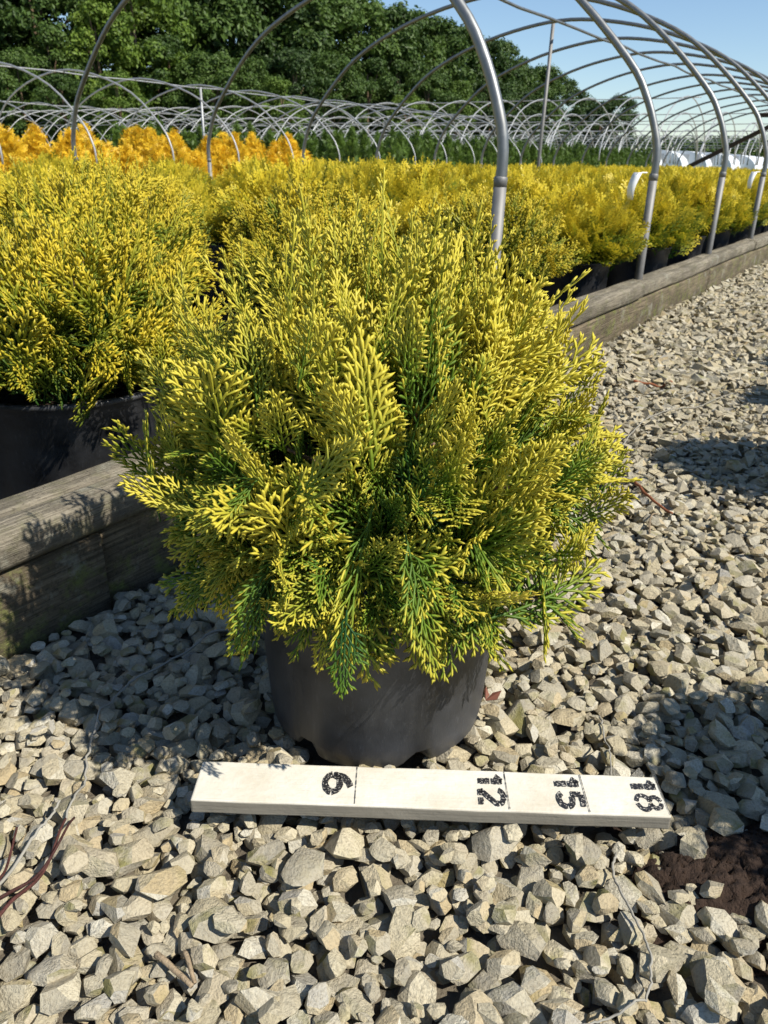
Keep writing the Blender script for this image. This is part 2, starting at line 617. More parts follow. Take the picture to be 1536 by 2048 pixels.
def deposit():
    x0, y0, res = -1.0, 0.08, 0.0022
    nx, ny = int(3.0 / res), int(2.35 / res)
    Hf = np.full((nx, ny), -0.034)
    placed = []
    XX = np.arange(nx) * res + x0
    YY = np.arange(ny) * res + y0
    n_target = 13500
    tries = 0
    soil_c = np.array([0.475, 0.515])
    g1, g2 = np.meshgrid(XX, YY, indexing='ij')
    Hf[(g1 - POT_C[0]) ** 2 + (g2 - POT_C[1]) ** 2 < 0.108 ** 2] = 0.03
    Hf[((g1 - soil_c[0]) / 0.185) ** 2 + ((g2 - soil_c[1]) / 0.062) ** 2 < 0.95] = -0.006
    rl = np.maximum(-0.60 - 0.12 * g2, (N2[1] * g2 - 0.872) / -N2[0] + .006)
    Hf[(g1 < rl) | (g1 > 0.50 + 0.54 * g2) | (g2 > 2.35) | (g2 < .12)] = 0.03
    while len(placed) < n_target and tries < 150000:
        tries += 1
        s = float(np.clip(rng.lognormal(math.log(0.0104), 0.27), 0.006, 0.019))
        if len(placed) > 8200:
            s = float(np.clip(s * 0.70, 0.0042, 0.013))
        el = rng.uniform(1.0, 1.5)
        a, b_, c = s * el, s * rng.uniform(.8, 1.05), s * rng.uniform(.5, .8)
        best = None
        for _ in range(7):
            y = rng.uniform(0.13, 2.33)
            x = rng.uniform(-0.85, 1.75)
            if not in_near(x, y):
                continue
            i, j = int((x - x0) / res), int((y - y0) / res)
            if i < 12 or j < 12 or i > nx - 12 or j > ny - 12:
                continue
            h = Hf[i - 3:i + 4:2, j - 3:j + 4:2].mean()
            if best is None or h < best[0]:
                best = (h, x, y, i, j)
        if best is None:
            continue
        h, x, y, i, j = best
        if (x - POT_C[0]) ** 2 + (y - POT_C[1]) ** 2 < 0.117 ** 2:
            continue
        es = ((x - soil_c[0]) / 0.185) ** 2 + ((y - soil_c[1]) / 0.062) ** 2
        if es < 0.9 and rng.random() < 0.93:
            continue
        yaw = rng.uniform(0, math.pi)
        k = int(a / res) + 1
        sl = (slice(max(i - k, 0), i + k + 1), slice(max(j - k, 0), j + k + 1))
        gx = XX[sl[0]][:, None] - x
        gy = YY[sl[1]][None, :] - y
        u = (gx * math.cos(yaw) + gy * math.sin(yaw)) / a
        v = (-gx * math.sin(yaw) + gy * math.cos(yaw)) / b_
        r2 = u * u + v * v
        ins = r2 < 0.92
        if not ins.any():
            continue
        dome = c * np.sqrt(np.clip(1 - r2[ins], 0, 1)) * 0.92
        hh = Hf[sl]
        need = hh[ins] + dome
        z = float(np.quantile(need, 0.74))
        if z - c > 0.008 or z + c > 0.019:
            continue
        sub = hh.copy()
        sub[ins] = np.maximum(sub[ins], z + dome)
        Hf[sl] = sub
        placed.append((x, y, z, a, b_, c, yaw, rng.normal(0, .15), rng.normal(0, .15), int(rng.integers(0, len(STONES_HI)))))
    print('STONES', len(placed), tries)
    return np.array(placed), Hf, (x0, y0, res)


STN, HF, HFO = deposit()


def surf(x, y, default=0.004, rad=3):
    i, j = int((x - HFO[0]) / HFO[2]), int((y - HFO[1]) / HFO[2])
    if rad < i < HF.shape[0] - rad and rad < j < HF.shape[1] - rad:
        return float(HF[i - rad:i + rad + 1, j - rad:j + rad + 1].max())
    return default


def project(x, y, z):
    v = cam.matrix_world.inverted() @ Vector((x, y, z))
    return 768 + F_PX * v.x / -v.z, 1024 - F_PX * v.y / -v.z, -v.z


def join_stones(name, rows, lib, mat, parent):
    Vs, Ts, off = [], [], 0
    for r in rows:
        V, T = lib[int(r[9]) % len(lib)]
        R_ = rot_matrix(r[6], r[7], r[8])
        W = (V * r[3:6]) @ R_.T + r[0:3]
        Vs.append(W)
        Ts.append(T + off)
        off += len(V)
    me = mesh_np(name, np.concatenate(Vs), tris=np.concatenate(Ts), mat=mat, smooth=True, sharp=36)
    return tag(link(name, me, parent), kind='stuff')


# the stones that show largest: near, in the frame, on top
score = []
for k, r in enumerate(STN):
    px, py, dep = project(*r[:3])
    inside = 15 < px < 1521 and 1000 < py < 2035
    under = (-0.19 < r[0] < 0.285 and 0.535 < r[1] < 0.605)
    top = r[2] + r[5] > surf(r[0], r[1], rad=1) - 0.003
    score.append((r[3] + r[4]) / dep if inside and top and not under else 0)
order = np.argsort(score)[::-1]
big = order[:300]
rest = np.setdiff1d(np.arange(len(STN)), big)
lib_me = [mesh_np('stone', V, tris=T, mat=M_STONE, smooth=True, sharp=36) for V, T in STONES_HI]
for k in big:
    r = STN[k]
    o = link('stone', lib_me[int(r[9])], GROUND)
    o.matrix_local = Matrix.Translation(r[:3].tolist()) @ Matrix(rot_matrix(r[6], r[7], r[8]).tolist()).to_4x4() @ \
        Matrix.Diagonal((r[3], r[4], r[5], 1.0))
dep_all = np.array([project(*r[:3])[2] for r in STN])
join_stones('gravel', STN[[k for k in rest if dep_all[k] < 1.5]], STONES_HI, M_STONE, GROUND)
join_stones('gravel', STN[[k for k in rest if dep_all[k] >= 1.5]], STONES_LO, M_STONE, GROUND)

mid = []
for k in range(26000):
    y = 2.28 + 7.2 * rng.random() ** 1.25
    L, R_ = board_lat(y) + 0.01, 0.75 + 0.56 * y
    if R_ < L:
        continue
    x = L + (R_ - L) * rng.random()
    s = float(np.clip(rng.lognormal(math.log(0.0118), 0.28), 0.006, 0.023))
    mid.append((x, y, rng.uniform(-.026, .002), s * rng.uniform(1, 1.5), s, s * rng.uniform(.55, .9), rng.uniform(0, 3.14),
                rng.normal(0, .25), rng.normal(0, .25), rng.integers(0, 16)))
join_stones('gravel', np.array(mid), STONES_LO, M_STONE, GROUND)


# ------------------------------------------------------------------ thuja sprays
def frond_segs(seed, L=0.13, leader=False, sub=True, nb=15, sp=.0070):
    """flat fan of cord-like branchlets: rows of p0(3), p1(3), width, tipness0, tipness1, order"""
    r = np.random.default_rng(seed)
    segs = []
    nmain = 5
    bend = r.normal(0, .07, 2)

    def main_pt(t):
        return np.array([bend[0] * L * math.sin(t * 2.2), t * L, -0.13 * L * t * t + bend[1] * L * t])
    for i in range(nmain):
        t0, t1 = i / nmain, (i + 1) / nmain
        segs.append((*main_pt(t0), *main_pt(t1), 0.0030 - 0.0006 * t0, t0 * .6, t1 * .6, 0))
    side = 1 if r.random() < .5 else -1
    for i in range(nb):
        t = 0.08 + 0.88 * i / (nb - 1)
        side = -side
        ang = RAD(r.uniform(36, 46) * (1 - .30 * t)) * side
        ln = L * (0.52 * (1 - t) ** 0.85 * min(1, 0.40 + t * 2.4) + 0.085) * r.uniform(.72, 1.15)
        if leader:
            ln *= 0.5
        p0 = main_pt(t)
        dirn = np.array([math.sin(ang), math.cos(ang), r.normal(0, .05)])
        mid_ = p0 + dirn * ln * .5
        a2 = ang - side * r.uniform(.04, .25)
        d2 = np.array([math.sin(a2), math.cos(a2), r.normal(-.10, .06)])
        p1 = mid_ + d2 * ln * .5
        segs.append((*p0, *mid_, 0.0026, t * .5, t * .5 + .25, 1))
        segs.append((*mid_, *p1, 0.0027, t * .5 + .25, .95, 1))
        if not sub:
            continue
        ns = int(ln / sp)
        s2 = side
        for k in range(ns):
            u = 0.14 + 0.74 * (k + .5) / max(ns, 1)
            s2 = -s2
            q0 = p0 + (mid_ - p0) * (u * 2) if u < .5 else mid_ + (p1 - mid_) * (u - .5) * 2
            bb = (ang if u < .5 else a2) + RAD(r.uniform(27, 38)) * s2
            sl = (0.0145 * (1 - u) * min(1, ln / .04) + 0.0065) * r.uniform(.85, 1.15) * (0.8 if leader else 1)
            dd = np.array([math.sin(bb), math.cos(bb), r.normal(-.03, .07)])
            segs.append((*q0, *(q0 + dd * sl), 0.0030, t * .4 + u * .3, min(1, t * .3 + .35 + u * .5), 2))
    return np.array(segs)


def seg_mesh(segs, mode, wk=1.0):
    """segments -> V, quads, tris, tipness"""
    p0, p1 = segs[:, 0:3], segs[:, 3:6]
    wd = segs[:, 6:7] * wk
    d = p1 - p0
    ln = np.linalg.norm(d, axis=1)[:, None] + 1e-9
    d = d / ln
    zax = np.array([0, 0, 1.0])
    u = np.cross(d, zax)
    u /= np.linalg.norm(u, axis=1)[:, None] + 1e-9
    v = np.cross(u, d)
    n = len(segs)
    if mode == 'hi':
        rings = [(0.0, .75), (.42, 1.1), (.85, .95)]
        V = []
        for tt, k in rings:
            c = p0 + (p1 - p0) * tt
            for (cu, cv) in ((.5, 0), (0, .32), (-.5, 0), (0, -.32)):
                V.append(c + u * wd * cu * k + v * wd * cv * k)
        V.append(p1 + d * wd * .35)
        V = np.stack(V, 1)
        q = []
        for a in range(2):
            for j in range(4):
                k = (j + 1) % 4
                q.append((a * 4 + j, a * 4 + k, a * 4 + 4 + k, a * 4 + 4 + j))
        t = [(8 + j, 8 + (j + 1) % 4, 12) for j in range(4)]
        tp = np.concatenate([np.repeat(segs[:, 7:8], 4, 1), np.repeat((segs[:, 7:8] + segs[:, 8:9]) / 2, 4, 1),
                             np.repeat(segs[:, 8:9], 5, 1)], 1)
    elif mode == 'mid':
        V = []
        for tt, k in ((0.0, .8), (.6, 1.15)):
            c = p0 + (p1 - p0) * tt
            for (cu, cv) in ((.5, -.1), (0, .34), (-.5, -.1)):
                V.append(c + u * wd * cu * k + v * wd * cv * k)
        V.append(p1 + d * wd * .4)
        V = np.stack(V, 1)
        q = [(j, (j + 1) % 3, 3 + (j + 1) % 3, 3 + j) for j in range(3)]
        t = [(3 + j, 3 + (j + 1) % 3, 6) for j in range(3)]
        tp = np.concatenate([np.repeat(segs[:, 7:8], 3, 1), np.repeat((segs[:, 7:8] + segs[:, 8:9]) / 2, 3, 1), segs[:, 8:9]], 1)
    else:
        c = p0 + (p1 - p0) * .55
        V = np.stack([p0, c + u * wd * .6 + v * wd * .15, p1, c - u * wd * .6 + v * wd * .15], 1)
        q = [(0, 1, 2, 3)]
        t = []
        tp = np.concatenate([segs[:, 7:8], (segs[:, 7:8] + segs[:, 8:9]) / 2, segs[:, 8:9], (segs[:, 7:8] + segs[:, 8:9]) / 2], 1)
    nv = V.shape[1]
    offs = (np.arange(n) * nv)[:, None, None]
    Q = (np.array(q)[None] + offs).reshape(-1, 4)
    T = (np.array(t)[None] + offs).reshape(-1, 3) if t else np.zeros((0, 3), int)
    return V.reshape(-1, 3), Q, T, tp.ravel()


def frond_hi(segs, wk):
    a = seg_mesh(segs[segs[:, 9] < 2], 'hi', wk)
    b = seg_mesh(segs[segs[:, 9] >= 2], 'mid', wk)
    o = len(a[0])
    return (np.concatenate([a[0], b[0]]), np.concatenate([a[1], b[1] + o]), np.concatenate([a[2], b[2] + o]), np.concatenate([a[3], b[3]]))


def frame_from(axis, normal):
    y = axis / (np.linalg.norm(axis, axis=1)[:, None] + 1e-9)
    x = np.cross(y, normal)
    x /= np.linalg.norm(x, axis=1)[:, None] + 1e-9
    z = np.cross(x, y)
    return np.stack([x, y, z], 2)            # columns


def bush_mesh(name, seed, n, lib, mat, center, rad, rdown, ex, maxpol=118, gold0=0.0, inner=0.42, fscale=(.75, 1.25),
              leaders=0, leader_lib=None, cone=False, z0=0.0, lump=0.09, skirt=0, polar=.20):
    r = np.random.default_rng(seed)
    cz = math.cos(RAD(maxpol))
    ct = r.uniform(cz, 1, n)
    ph = r.uniform(0, 2 * math.pi, n)
    st = np.sqrt(1 - ct * ct)
    d = np.stack([st * np.cos(ph), st * np.sin(ph), ct], 1)
    lumpv = np.array([mnoise.noise(Vector(q * 3.1) + Vector((seed, 0, 0))) for q in d])
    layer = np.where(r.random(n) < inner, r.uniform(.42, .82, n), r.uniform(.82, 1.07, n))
    up = np.where(ct > 0, rad[2], rdown)
    E_ = np.stack([np.full(n, rad[0]), np.full(n, rad[1]), up], 1)
    if cone:
        hh = r.random(n) ** 1.1
        prof = np.clip(1 - hh, 0, 1) ** .6 * (0.9 + .35 * lumpv) + .10 * r.random(n)
        hh = hh * (1 + .12 * lumpv)
        tip = np.stack([np.cos(ph) * rad[0] * prof * layer, np.sin(ph) * rad[1] * prof * layer, z0 + hh * rad[2]], 1)
        ax = np.stack([np.cos(ph) * .7, np.sin(ph) * .7, np.full(n, .8)], 1) + r.normal(0, .4, (n, 3))
        ct = hh
    else:
        tip = np.array(center) + d * E_ * (layer * (1 + lumpv * lump * 2))[:, None]
        org = np.array([center[0], center[1], center[2] - rdown * .8])
        rad_dir = tip - org
        rad_dir /= np.linalg.norm(rad_dir, axis=1)[:, None]
        ax = rad_dir + r.normal(0, .30, (n, 3))
        ax[:, 2] += np.where(ct > 0, .15 + .35 * np.clip(ct, 0, 1), .15 + 1.5 * ct)
        if skirt:                             # sprays that hang over the pot's rim
            k = slice(0, skirt)
            rr_ = r.uniform(.62, 1.06, skirt) * rad[0]
            tip[k] = np.stack([np.cos(ph[k]) * rr_, np.sin(ph[k]) * rr_, r.uniform(.150, .215, skirt) + .02 * (rr_ / rad[0] > .8)], 1)
            ax[k] = np.stack([np.cos(ph[k]) * .75, np.sin(ph[k]) * .75, -r.uniform(.35, 1.0, skirt)], 1) + r.normal(0, .28, (skirt, 3))
            ct[k] = -.3
            layer[k] = r.uniform(.75, 1.05, skirt)
    rn = r.normal(size=(n, 3))
    face = r.random(n) < .5                  # most sprays show their flat side outwards and up
    outw = (np.stack([np.cos(ph), np.sin(ph), np.full(n, .8)], 1))
    rn[face] = rn[face] * .38 + outw[face]
    sc = r.uniform(fscale[0], fscale[1], n) * ex
    Fm = frame_from(ax, rn)
    g0 = gold0 + 0.30 * (layer - .85) / .2 * .6 + r.normal(0, .13, n) + (np.clip(ct, -.6, 1) - .5) * polar + .1  # polar: greener low foliage; high values also paint in shade on the sides
    wm0 = np.clip(r.normal(-.12, .22, n), 0, .6)
    if leaders:
        ltip = np.array(center) + np.stack([r.normal(0, rad[0] * .5, leaders), r.normal(0, rad[1] * .5, leaders), np.zeros(leaders)], 1)
        rr2 = ((ltip[:, 0] - center[0]) / rad[0]) ** 2 + ((ltip[:, 1] - center[1]) / rad[1]) ** 2
        ok = rr2 < .85
        ltip, rr2 = ltip[ok], rr2[ok]
        ltip[:, 2] += rad[2] * (np.sqrt(1 - rr2) + r.uniform(.02, .24, len(ltip)))
        lax = np.stack([(ltip[:, 0] - center[0]) * 2.2, (ltip[:, 1] - center[1]) * 2.2, np.ones(len(ltip))], 1) + r.normal(0, .12, (len(ltip), 3))
    Vs, Qs, Ts, G, Wm = [], [], [], [], []
    off = 0

    def add(V, Q, T, tp, Fr, tips, scl, gg, wmm):
        nonlocal off
        ymax = V[:, 1].max()
        L = V - np.array([0, ymax, 0])
        Wd = np.einsum('nij,vj->nvi', Fr, L) * scl[:, None, None] + tips[:, None, :]
        m_ = len(tips)
        o = (off + np.arange(m_) * len(V))[:, None, None]
        Vs.append(Wd.reshape(-1, 3))
        if len(Q):
            Qs.append((Q[None] + o).reshape(-1, 4))
        if len(T):
            Ts.append((T[None] + o).reshape(-1, 3))
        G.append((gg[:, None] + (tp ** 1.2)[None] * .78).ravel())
        Wm.append((wmm[:, None] * np.clip((tp - .55) * 2.2, 0, 1)[None]).ravel())
        off += m_ * len(V)
    pick = r.integers(0, len(lib), n)
    for k, (V, Q, T, tp) in enumerate(lib):
        s = pick == k
        if s.any():
            add(V, Q, T, tp, Fm[s], tip[s], sc[s], g0[s], wm0[s])
    if leaders and len(ltip):
        V, Q, T, tp = (leader_lib or lib)[0]
        Fr = frame_from(lax, r.normal(size=(len(ltip), 3)))
        add(V, Q, T, tp, Fr, ltip, r.uniform(.6, 1.05, len(ltip)) * ex, np.full(len(ltip), gold0 + .25), np.clip(r.normal(.1, .2, len(ltip)), 0, .7))
    return mesh_np(name, np.concatenate(Vs), np.concatenate(Qs) if Qs else None, np.concatenate(Ts) if Ts else None, mat, True,
                   {'gold': np.clip(np.concatenate(G), 0, 1), 'warm': np.clip(np.concatenate(Wm), 0, 1)})


LIB_HI = [frond_hi(frond_segs(11 + k, (.095, .11, .125, .14, .115, .10, .13)[k]), 1.0) for k in range(7)]
LEAD_HI = [frond_hi(frond_segs(51, 0.15, leader=True), 1.0)]
LIB_MID = [seg_mesh(frond_segs(71 + k, 0.12, nb=12, sp=.0105), 'mid', 1.35) for k in range(5)]
LEAD_MID = [seg_mesh(frond_segs(91, 0.16, leader=True, nb=10), 'mid', 1.3)]
LIB_LO = [seg_mesh(frond_segs(111 + k, 0.13, sub=True, nb=11, sp=.010), 'lo', 2.0) for k in range(4)]
LEAD_LO = [seg_mesh(frond_segs(121, 0.17, leader=True, sub=False, nb=9), 'lo', 2.3)]
LIB_FAR = [seg_mesh(frond_segs(131 + k, 0.16, sub=False, nb=9), 'lo', 4.4) for k in range(4)]


def pot_profile(R, rb, h):
    return [(0.0, .004), (rb - .012, .004), (rb - .004, 0.0), (rb, .006), (rb + (R - rb) * .12, h * .10), (R - .007, h - .035), (R - .005, h - .0335),
            (R - .0045, h - .022), (R - .002, h - .020), (R - .001, h - .010), (R + .0025, h - .0085), (R + .0042, h - .0045), (R + .003, h - .0008), (R - .001, h + .0008), (R - .006, h), (R - .0075, h - .003),
            (R - .009, h - .03), (R - .012, h - .06)]


def pot_mesh(name, R, rb, h, sides=56, notch=True):
    V, q = lathe_np(pot_profile(R, rb, h), sides)
    if notch:                                # the scalloped foot of a nursery pot
        for i in range(len(V)):
            x, y, z = V[i]
            rr = math.hypot(x, y)
            if z < 0.012 and rr > rb - .015:
                a = math.atan2(y, x)
                k = max(0, math.cos(a * 6 + .9)) ** 6
                V[i][2] += .020 * k
                V[i][0] *= 1 - .03 * k
                V[i][1] *= 1 - .03 * k
    return mesh_np(name, V, q, None, M_POT, True)


def soil_mesh(R, h):
    V, q = lathe_np([(0.0005, h), (R * .4, h + .004), (R * .8, h - .002), (R, h - .006)], 24)
    return mesh_np('potting_soil', V, q, None, M_SOIL, True)


def stems_mesh(seed, n, z0, top, spread):
    r = np.random.default_rng(seed)
    Vs, Qs, Ts, off = [], [], [], 0
    for k in range(n):
        a = r.uniform(0, 2 * math.pi)
        el = r.uniform(.15, 1.0)
        e = np.array([math.cos(a) * spread * (1.1 - el * .75), math.sin(a) * spread * (1.1 - el * .75), z0 + (top - z0) * (.35 + .55 * el)])
        pts = catmull([(0, 0, z0 - .01), (e[0] * .25, e[1] * .25, z0 + (e[2] - z0) * .45), (e[0] * .65, e[1] * .65, z0 + (e[2] - z0) * .8), e], 7)
        V, q, t = tube_np(pts, np.linspace(.0048, .0016, 7), 5)
        Vs.append(V)
        Qs.append(q + off)
        Ts.append(t + off)
        off += len(V)
    return mesh_np('stems', np.concatenate(Vs), np.concatenate(Qs), np.concatenate(Ts), M_BARK, True)


# the measured plant, in the open on the gravel
main = empty('potted_thuja', (POT_C[0], POT_C[1], -.008))
tag(main, 'golden globe thuja in a black pot alone on the gravel behind the white stick', 'potted shrub')
pot = link('pot', pot_mesh('pot', .145, .124, .238, 72), main)
link('drain_hole_speck', mesh_np('drain_hole_speck', *[x for x in lathe_np([(0.0002, .001), (.0035, .001), (.004, 0)], 10)], None,
                                 simple_mat('clay_speck', (.25, .15, .09))), pot, (.0, -.1405, .186)).rotation_euler = (RAD(90), 0, 0)
link('potting_soil', soil_mesh(.124, .205), main)
link('stems', stems_mesh(5, 30, .2, .50, .17), main)
link('foliage', bush_mesh('foliage', 47, 730, LIB_HI, M_GOLD, (-.004, 0.003, .315), (.240, .236, .228), .160, 1.0, 124, 0.16, .34,
                          (.60, 1.12), 80, LEAD_HI, lump=.085, skirt=88), main)

# ------------------------------------------------------------------ the marked stick
mst, tst, bst = new_mat('worn_white_paint')
n1 = noise(tst, 14, 6, 0.7)
n2 = noise(tst, 130, 4, 0.7)
tcs = N(tst, 'ShaderNodeTexCoord')
mps = N(tst, 'ShaderNodeMapping')
mps.inputs['Scale'].default_value = (3, 60, 120)
tst.links.new(tcs.outputs['Object'], mps.inputs[0])
n3 = noise(tst, 3, 5, 0.7, vec=mps.outputs[0])
cs = mixc(tst, ramp(tst, n1, [(0.35, (0, 0, 0)), (0.75, (1, 1, 1))]), (.70, .68, .60), (.55, .49, .37))
cs = mixc(tst, mth(tst, 'MULTIPLY', ramp(tst, n2, [(0.55, (0, 0, 0)), (0.72, (1, 1, 1))]), 0.4), cs, (.52, .47, .36))
geo_s = N(tst, 'ShaderNodeNewGeometry')
seps = N(tst, 'ShaderNodeSeparateXYZ')
tst.links.new(tcs.outputs['Normal'], seps.inputs[0])
edge = ramp(tst, seps.outputs[2], [(0.35, (1, 1, 1)), (0.9, (0, 0, 0))])
side_tone = mixc(tst, n3, (.13, .115, .09), (.30, .275, .22))
cs = mixc(tst, edge, cs, side_tone)  # side faces darker and greyer than the top face
tst.links.new(cs, bst.inputs['Base Color'])
bst.inputs['Roughness'].default_value = 0.75
bump(tst, bst, mth(tst, 'ADD', n2, n3), 0.35, 0.002)

mink, tin, bin_ = new_mat('worn_black_ink')
wn = noise(tin, 420, 4, 0.7)
ci = mixc(tin, ramp(tin, wn, [(0.55, (0, 0, 0)), (0.63, (1, 1, 1))]), (.012, .012, .014), (.55, .52, .45))
tin.links.new(ci, bin_.inputs['Base Color'])
bin_.inputs['Roughness'].default_value = 0.6
mpencil = simple_mat('pencil_line', (.10, .095, .085), 0.7, 0.4, 600)

ST_L, ST_W, ST_T = 0.462, 0.0535, 0.0165
s0, s1 = ground_at(388, 1560, .03), ground_at(1333, 1590, .03)
bm = bmesh.new()
bmesh.ops.create_cube(bm, size=1)
bmesh.ops.scale(bm, vec=(ST_L, ST_W, ST_T), verts=bm.verts)
bmesh.ops.bevel(bm, geom=[e for e in bm.edges], offset=.0022, segments=3, profile=.5, affect='EDGES')
cuts = [e for e in bm.edges if abs((e.verts[0].co - e.verts[1].co).x) > .3]
bmesh.ops.subdivide_edges(bm, edges=cuts, cuts=24)
for v in bm.verts:
    q = mnoise.noise(v.co * 34)
    end = abs(v.co.x) > ST_L / 2 - .006
    v.co.y += q * (.0007 if not end else .0016)
    v.co.z += mnoise.noise(v.co * 21 + Vector((5, 0, 0))) * .0005
    if end:
        v.co.x += mnoise.noise(v.co * 90) * .0022
    if v.co.x > ST_L / 2 - .003 and abs(v.co.y) > ST_W / 2 - .004:
        v.co.x -= .003
stick_z = max(surf(s0.x + (s1.x - s0.x) * u, .57, rad=8) for u in (.08, .3, .5, .7, .92)) * .35 + .004
stick = link('measuring_stick', bm_mesh('measuring_stick', bm, mst, False))
mid_pt = (s0 + s1) / 2
stick.location = (mid_pt.x + .001, mid_pt.y + .001, max(.012, min(stick_z, .016)) + ST_T / 2)
stick.rotation_euler = (RAD(.0), RAD(.3), math.atan2(s1.y - s0.y, s1.x - s0.x))
tag(stick, 'white painted wooden stick marked 6 12 15 18 lying on the gravel before the pot', 'measuring stick')

# stencil-like numerals, strokes in letter space (x right, y up, unit height)
def arc(cx, cy, rx, ry, a0, a1, n=14):
    return [(cx + rx * math.cos(RAD(a0 + (a1 - a0) * i / (n - 1))), cy + ry * math.sin(RAD(a0 + (a1 - a0) * i / (n - 1)))) for i in range(n)]


GLYPH = {
    '1': [[(.02, .72), (.20, .96)], [(.21, .97), (.21, .54)], [(.21, .47), (.21, 0.0)]],
    '2': [arc(.28, .72, .24, .24, 165, 20, 10), arc(.28, .72, .24, .24, 5, -40, 6) + [(.05, .06)], [(.02, .04), (.24, .04)], [(.31, .04), (.56, .04)]],
    '5': [[(.52, .95), (.10, .95)], [(.10, .95), (.08, .55)], arc(.28, .31, .25, .27, 120, 15, 8), arc(.28, .31, .25, .27, 0, -150, 10)],
    '6': [arc(.34, .30, .28, .27, 0, 178, 12), arc(.34, .30, .28, .27, 188, 352, 12), [(.06, .36), (.12, .62), (.27, .86), (.45, .97)]],
    '8': [arc(.29, .74, .20, .21, 100, 265, 9), arc(.29, .74, .20, .21, 280, 445, 9), arc(.29, .27, .25, .26, 100, 262, 10), arc(.29, .27, .25, .26, 278, 440, 10)],
}


def stroke_np(pts, wid, seed):
    pts = np.asarray(catmull(pts, max(8, len(pts))), float)
    T = np.gradient(pts, axis=0)
    T /= np.linalg.norm(T, axis=1)[:, None]
    nn = np.stack([-T[:, 1], T[:, 0]], 1)
    r = np.random.default_rng(seed)
    w1 = wid / 2 * (1 + r.uniform(-.18, .12, len(pts)))
    w2 = wid / 2 * (1 + r.uniform(-.18, .12, len(pts)))
    a, b_ = pts + nn * w1[:, None], pts - nn * w2[:, None]
    V = np.concatenate([a, b_])
    n = len(pts)
    q = [(i + n, i + n + 1, i + 1, i) for i in range(n - 1)]
    return V, np.array(q)


def numeral(ch, ix, iy, hgt, wid=.17, mat=None):
    """letters run from the far edge to the near one, tops towards +x of the stick"""
    Vs, Qs, off = [], [], 0
    for k, st_ in enumerate(GLYPH[ch]):
        V, q = stroke_np(st_, wid, ord(ch) * 7 + k)
        Vs.append(V)
        Qs.append(q + off)
        off += len(V)
    V = np.concatenate(Vs) * hgt
    Q = np.concatenate(Qs)
    W = np.stack([ix + V[:, 1], iy - V[:, 0] * 1.5, np.full(len(V), ST_T / 2 + .0010)], 1)
    return link('numeral', mesh_np('numeral', W, Q[:, ::1], None, mat or mink, False), stick)


INCH = .0254
X0 = -ST_L / 2
for inch, word in ((6, '6'), (12, '12'), (15, '15'), (18, '18')):
    xl = X0 + .0055 + inch * INCH - (.004 if inch > 6 else 0)
    rg = np.random.default_rng(inch)
    n = 26
    yy = np.linspace(-ST_W / 2 + .002, ST_W / 2 - .002, n)
    ww = .00045 * rg.uniform(.3, 1.2, n)
    V = np.concatenate([np.stack([xl - ww, yy, np.full(n, ST_T / 2 + .0010)], 1), np.stack([xl + ww, yy, np.full(n, ST_T / 2 + .0010)], 1)])
    q = np.array([(i, i + n, i + n + 1, i + 1) for i in range(n - 1)])
    link('inch_mark', mesh_np('inch_mark', V, q, None, mpencil, False), stick)
    hg = .0245 if inch != 6 else .026
    if len(word) == 1:
        numeral(word, xl - .031, .0150, .027, .22)
    else:
        numeral(word[0], xl - hg - .003, .0190, hg, .21)
        numeral(word[1], xl - hg - .003, .0010, hg, .20 if inch != 18 else .15)

# ------------------------------------------------------------------ timber edging
edging = empty('timber_edging', (0, 0, 0), BED_ROT)
tag(edging, 'weathered grey landscape timbers stacked along the edge of the shrub bed', 'edging')


def timber(name, a0, a1, p0, p1, z0, z1, rnd, mat, seed, parent):
    r = np.random.default_rng(seed)
    n = max(8, int((a1 - a0) / .045))
    prof = []
    w_, h_ = (p1 - p0) / 2, (z1 - z0) / 2
    for (sx, sy, st_) in ((1, -1, -90), (1, 1, 0), (-1, 1, 90), (-1, -1, 180)):
        for k in range(4):
            a = RAD(st_ + k * 30)
            prof.append((sx * (w_ - rnd) + rnd * math.cos(a), sy * (h_ - rnd) + rnd * math.sin(a)))
    prof = np.array(prof)
    m_ = len(prof)
    V = []
    for i in range(n):
        t = i / (n - 1)
        a = (a1 - a0) * (t - .5)
        for y, z in prof:
            q = Vector((a * 4 + seed, y * 30, z * 30))
            dz = mnoise.noise(q) * .0022 + mnoise.noise(Vector((a * 1.1, seed, 0))) * .004
            dy = mnoise.noise(q + Vector((9, 3, 1))) * .0022
            V.append((a + (mnoise.noise(Vector((y * 90, z * 90, seed))) * .003 if i in (0, n - 1) else 0), y + dy, z + dz))
    q = []
    for i in range(n - 1):
        for j in range(m_):
            k = (j + 1) % m_
            q.append((i * m_ + j, (i + 1) * m_ + j, (i + 1) * m_ + k, i * m_ + k))
    V = np.array(V)
    nV = len(V)
    V = np.concatenate([V, V[:m_].mean(0)[None], V[-m_:].mean(0)[None]])
    t = [(nV, (j + 1) % m_, j)[::-1] for j in range(m_)] + [(nV + 1, nV - m_ + j, nV - m_ + (j + 1) % m_)[::-1] for j in range(m_)]
    o = link(name, mesh_np(name, V, q, np.array(t), mat, True), parent, ((a0 + a1) / 2, (p0 + p1) / 2, (z0 + z1) / 2))
    return o


